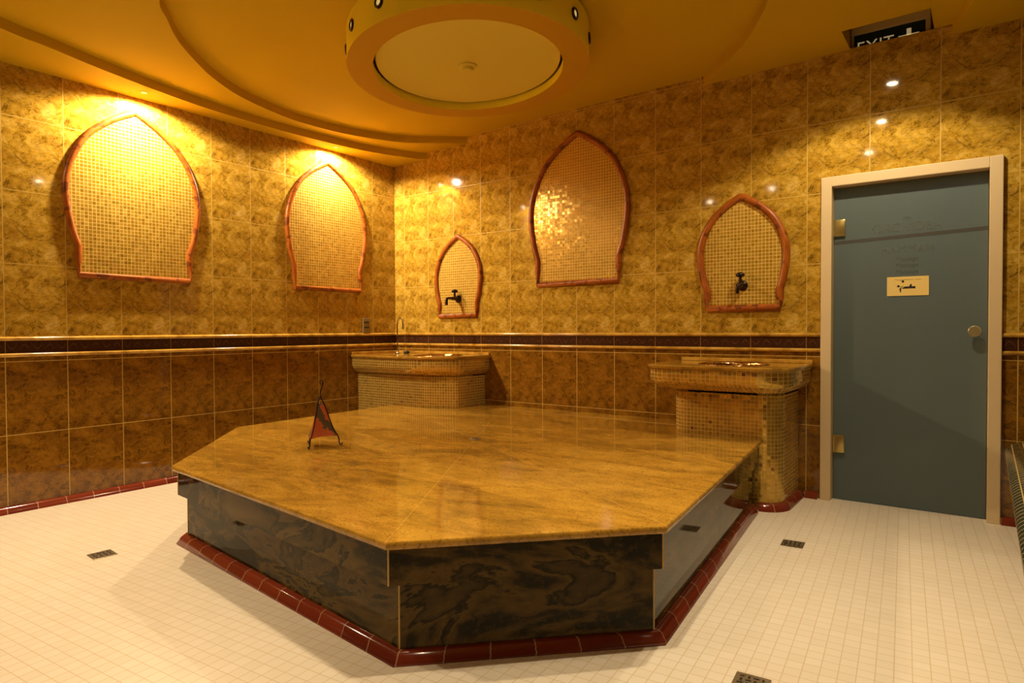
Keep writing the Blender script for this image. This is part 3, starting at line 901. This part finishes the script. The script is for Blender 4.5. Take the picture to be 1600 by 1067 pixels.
def sbox(x0, x1, z0a, z0b, hh):
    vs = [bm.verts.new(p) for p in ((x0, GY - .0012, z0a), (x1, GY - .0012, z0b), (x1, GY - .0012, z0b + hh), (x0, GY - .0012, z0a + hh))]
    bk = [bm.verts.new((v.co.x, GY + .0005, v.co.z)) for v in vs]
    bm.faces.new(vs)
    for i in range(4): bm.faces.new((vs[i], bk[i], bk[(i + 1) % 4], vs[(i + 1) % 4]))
sbox(GX0 + .001, GX1 - .001, 1.622, 1.646, .020)  # dark line showing through the glass, laid on as a strip
mesh_obj('seen_through_band', bm, M['seen_through_line'], leaf)
text_mesh('lettering', 'ORCHIDEA', .072, M['etched'], facing_back(4.344, GY - .0008, 1.698), leaf, spacing=1.0)
text_mesh('lettering', 'HAMMAM', .060, M['etched'], facing_back(4.350, GY - .0008, 1.566), leaf, spacing=1.1)
for z in (1.508, 1.470, 1.430):
    text_mesh('lettering', 'Massage', .036, M['etched'], facing_back(4.350, GY - .0008, z), leaf)
# small flower emblem over the name
bm = bmesh.new()
for ang, L_ in ((-62, .030), (-32, .026), (0, .022), (32, .026), (62, .030)):
    a_ = R(ang); cx, cz = 4.347, 1.742
    d_ = Vector((math.sin(a_), 0, math.cos(a_))); s_ = Vector((math.cos(a_), 0, -math.sin(a_)))
    o_ = Vector((cx, GY - .0012, cz))
    vs = [bm.verts.new(p) for p in (o_ + d_ * .004, o_ + d_ * L_ * .6 + s_ * .006, o_ + d_ * L_, o_ + d_ * L_ * .6 - s_ * .006)]
    bm.faces.new(vs)
mesh_obj('emblem', bm, M['etched'], leaf)
for z0, z1 in ((1.672, 1.776), (.302, .412)):
    bm = bmesh.new()
    box(bm, 3.960, 4.018, .032, .0478, z0, z1, .003)
    tube(bm, [(3.9575, .036, z0), (3.9575, .036, z1)], .007, 10)
    mesh_obj('hinge', bm, M['brass'], door, smooth=True, sharp=40)
bm = bmesh.new()
V = lathe(bm, [(.015, 0.), (.015, .020), (.022, .026), (.031, .032), (.032, .042), (.027, .047)], seg=28); bm.faces.new(V[-1])
bm.transform(Matrix.Translation((4.684, GY, 1.072)) @ Matrix.Rotation(PI / 2, 4, 'X'))
mesh_obj('knob', bm, M['knob'], door, smooth=True, sharp=40)
# notice taped to the glass
nt = thing('paper_notice', 'yellow paper notice with a black massage pictogram taped on the glass door', 'notice')
NX0, NX1, NZ0, NZ1 = 4.247, 4.462, 1.286, 1.401
NY = GY - .002
bm = bmesh.new(); box(bm, NX0, NX1, NY - .001, NY, NZ0, NZ1); mesh_obj('sheet', bm, M['paper'], nt)
bm = bmesh.new()
sx = (NX1 - NX0) / 880.; sz = (NZ1 - NZ0) / 385.
def nb(u, v): return (NX0 + (u - 120) * sx, NY - .0016, NZ1 - (v - 565) * sz)
def poly(pts):
    f = bm.faces.new([bm.verts.new(nb(*p)) for p in pts])
def ell(u, v, a, b): poly([(u + a * math.cos(2 * PI * k / 16), v + b * math.sin(2 * PI * k / 16)) for k in range(16)])
poly([(440, 800), (500, 765), (720, 765), (722, 805), (440, 808)]); poly([(690, 765), (724, 768), (720, 808), (700, 812)])
poly([(388, 795), (430, 792), (420, 840), (425, 880), (405, 880), (393, 845)])
poly([(595, 768), (605, 735), (625, 718), (645, 715), (650, 768)])
ell(366, 755, 30, 22); ell(460, 662, 28, 24)
poly([(405, 775), (440, 782), (470, 755), (464, 745), (438, 770), (408, 764)])
mesh_obj('pictogram', bm, M['ink'], nt)
text_mesh('caption', 'Massage treatment - inside', .0125, M['ink_faint'], facing_back((NX0 + NX1) / 2, NY - .0014, NZ1 - .018), nt, extrude=.0002)

# corridor behind the glass, with its bluish daylight tube
bm = bmesh.new()
box(bm, 3.3, 5.6, 1.30, 1.36, -.10, 2.7); box(bm, 3.24, 3.3, .12, 1.36, -.10, 2.7); box(bm, 5.6, 5.66, .12, 1.36, -.10, 2.7); box(bm, 3.24, 5.66, .12, 1.36, 2.7, 2.76); box(bm, 3.24, 5.66, .121, 1.36, -.10, -.04)
struct(mesh_obj('wall_corridor', bm, plain('corridor_paint', (.7, .75, .8), .7)), 'pale corridor behind the glass door')

# ------------------------------------------------------------------ exit sign above the door
ex = thing('exit_sign', 'dark green exit sign in a beige case above the door', 'exit sign')
bm = bmesh.new()
box(bm, 4.036, 4.462, .028, .062, 2.906, 2.956, .003)
box(bm, 4.036, 4.060, .030, .060, 2.74, 2.906, .002); box(bm, 4.436, 4.462, .030, .060, 2.74, 2.906, .002)
box(bm, 4.036, 4.462, .030, .060, 2.715, 2.745, .002)
mesh_obj('case', bm, M['sign_case'], ex)
bm = bmesh.new(); box(bm, 4.060, 4.436, .040, .056, 2.745, 2.906); mesh_obj('face', bm, M['sign_green'], ex)
text_mesh('letters', 'EXIT', .095, M['sign_white'], facing_back(4.175, .0385, 2.823), ex, spacing=1.05)
bm = bmesh.new()
box(bm, 4.340, 4.364, .037, .040, 2.80, 2.876)
f = bm.faces.new([bm.verts.new(p) for p in ((4.295, .037, 2.842), (4.405, .037, 2.842), (4.352, .037, 2.775))])
mesh_obj('arrow', bm, M['sign_white'], ex)

# ------------------------------------------------------------------ tiled lounger at the right edge
lo = thing('tiled_lounger', 'dark green mosaic lounger with a rounded nose at the right edge by the door', 'lounger')
prof = [(5.90, .50), (5.20, .482), (4.93, .470), (4.868, .460), (4.830, .436), (4.824, .410), (4.838, .380), (4.885, .330), (4.945, .270), (4.965, .20), (4.968, .10), (4.968, .0), (5.90, 0.)]
top_ = [(q.x, q.y) for q in cr([(x, z, 0) for x, z in prof[:-2]], 4)] + prof[-2:]
bm = bmesh.new()
V = loft_rings(bm, [[(x, y, z) for x, z in top_] for y in (-.040, -2.6)], closed=True, cap0=True, cap1=True)
uvl = bm.loops.layers.uv.verify()
for f in bm.faces:
    if len(f.verts) > 4:
        for lp in f.loops: lp[uvl].uv = (lp.vert.co.x, lp.vert.co.z)
mesh_obj('seat', bm, M['mosaic_green'], lo, smooth=True, sharp=40)
bm = bmesh.new(); skirting_run(bm, [(4.967, -.045), (4.967, -2.6)], [(4.925, -.045), (4.925, -2.6)], .044)
mesh_obj('skirting', bm, M['skirting'], lo, smooth=True, sharp=50)

# ------------------------------------------------------------------ lamps
WARM = (1., .81, .53)
def downlight(label, x, y, z, power, size_deg, blend_=.6, rad=.03, aim=None, ring=True, col=WARM, group='recessed ceiling spotlights', collar=False):
    d_ = thing('recessed_spotlight', label, 'spotlight', group)
    d_.location = (x, y, z)
    bm = bmesh.new()
    if collar: V = lathe(bm, [(.028, 0.), (.027, -.002), (.022, -.003), (.020, -.001)], seg=24)
    else: V = lathe(bm, [(.044, 0.), (.043, -.004), (.034, -.006), (.030, -.002)], seg=24)
    mesh_obj('trim_ring', bm, M['ceiling'], d_, smooth=True, sharp=40)
    bm = bmesh.new(); bmesh.ops.create_circle(bm, cap_ends=True, segments=20, radius=.020 if collar else .030)
    bm.transform(Matrix.Translation((0, 0, -.0015 if collar else -.0022)))
    mesh_obj('lens', bm, M['lens_soft'] if collar else M['lens'], d_)
    L_ = bpy.data.lights.new('spot_beam', 'SPOT'); L_.energy = power; L_.spot_size = R(size_deg); L_.spot_blend = blend_; L_.shadow_soft_size = rad; L_.color = col
    o = bpy.data.objects.new('spot_beam', L_); COL.objects.link(o)
    o.location = (x, y, z - .012)
    tgt = Vector(aim if aim else (x, y, 0.)) - o.location
    o.rotation_euler = tgt.to_track_quat('-Z', 'Y').to_euler()
    return d_
P = 60.
downlight('ceiling spotlight over the large arch on the left wall', .145, -2.42, H0(.145), 150, 168, .35, .025, collar=True)
downlight('ceiling spotlight over the left wall arch by the corner', .115, -.800, H0(.115), 118, 168, .35, .025, collar=True)
downlight('ceiling spotlight over the left wall before the first arch', .145, -4.15, H0(.145), 25, 168, .35, .025, collar=True)
downlight('ceiling spotlight in front of the door', 4.19, -.80, H1(4.19), 70, 128, .25)
downlight('ceiling spotlight right of the platform', 4.02, -1.71, H1(4.0), 85, 72, .9)
downlight('ceiling spotlight by the front right corner of the platform', 3.80, -2.72, H1(3.8), 85, 78, .9)
downlight('ceiling spotlight at the front left of the platform', 1.75, -4.05, H1(1.75), 95, 100, .8)
downlight('dim ceiling spotlight in front of the platform', 2.62, -3.75, H1(2.62), 25, 125, .5)
downlight('added unseen fill spotlight over the floor behind the viewer', 3.2, -5.5, H0(3.2), 30, 130, .5)  # fill lamp added out of view to lift the general light

# cool tube in the corridor
L_ = bpy.data.lights.new('corridor_light', 'AREA'); L_.energy = 2.2; L_.size = .5; L_.size_y = .5; L_.shape = 'RECTANGLE'; L_.color = (.35, .60, 1.)
o = bpy.data.objects.new('corridor_light', L_); COL.objects.link(o); o.location = (4.85, .50, 2.35)
o.rotation_euler = (R(-35), 0, 0)

# ------------------------------------------------------------------ camera
CAM = Vector((4.734, -4.486, 1.097)); YAW, PITCH, ROLL, F = R(36.302), R(-1.123), R(-.250), 1007.29
fw = Vector((-math.sin(YAW) * math.cos(PITCH), math.cos(YAW) * math.cos(PITCH), math.sin(PITCH)))
rt = Vector((math.cos(YAW), math.sin(YAW), 0)); up = rt.cross(fw)
c_, s_ = math.cos(ROLL), math.sin(ROLL)
cx = rt * c_ + up * s_; cy = up * c_ - rt * s_
cam = bpy.data.cameras.new('Camera'); cam.sensor_width = 36; cam.sensor_fit = 'HORIZONTAL'; cam.lens = 36 * F / 1600; cam.clip_start = .02
co = bpy.data.objects.new('Camera', cam); COL.objects.link(co)
mw = Matrix((cx, cy, -fw)).transposed().to_4x4(); mw.translation = CAM
co.matrix_world = mw
SC.camera = co
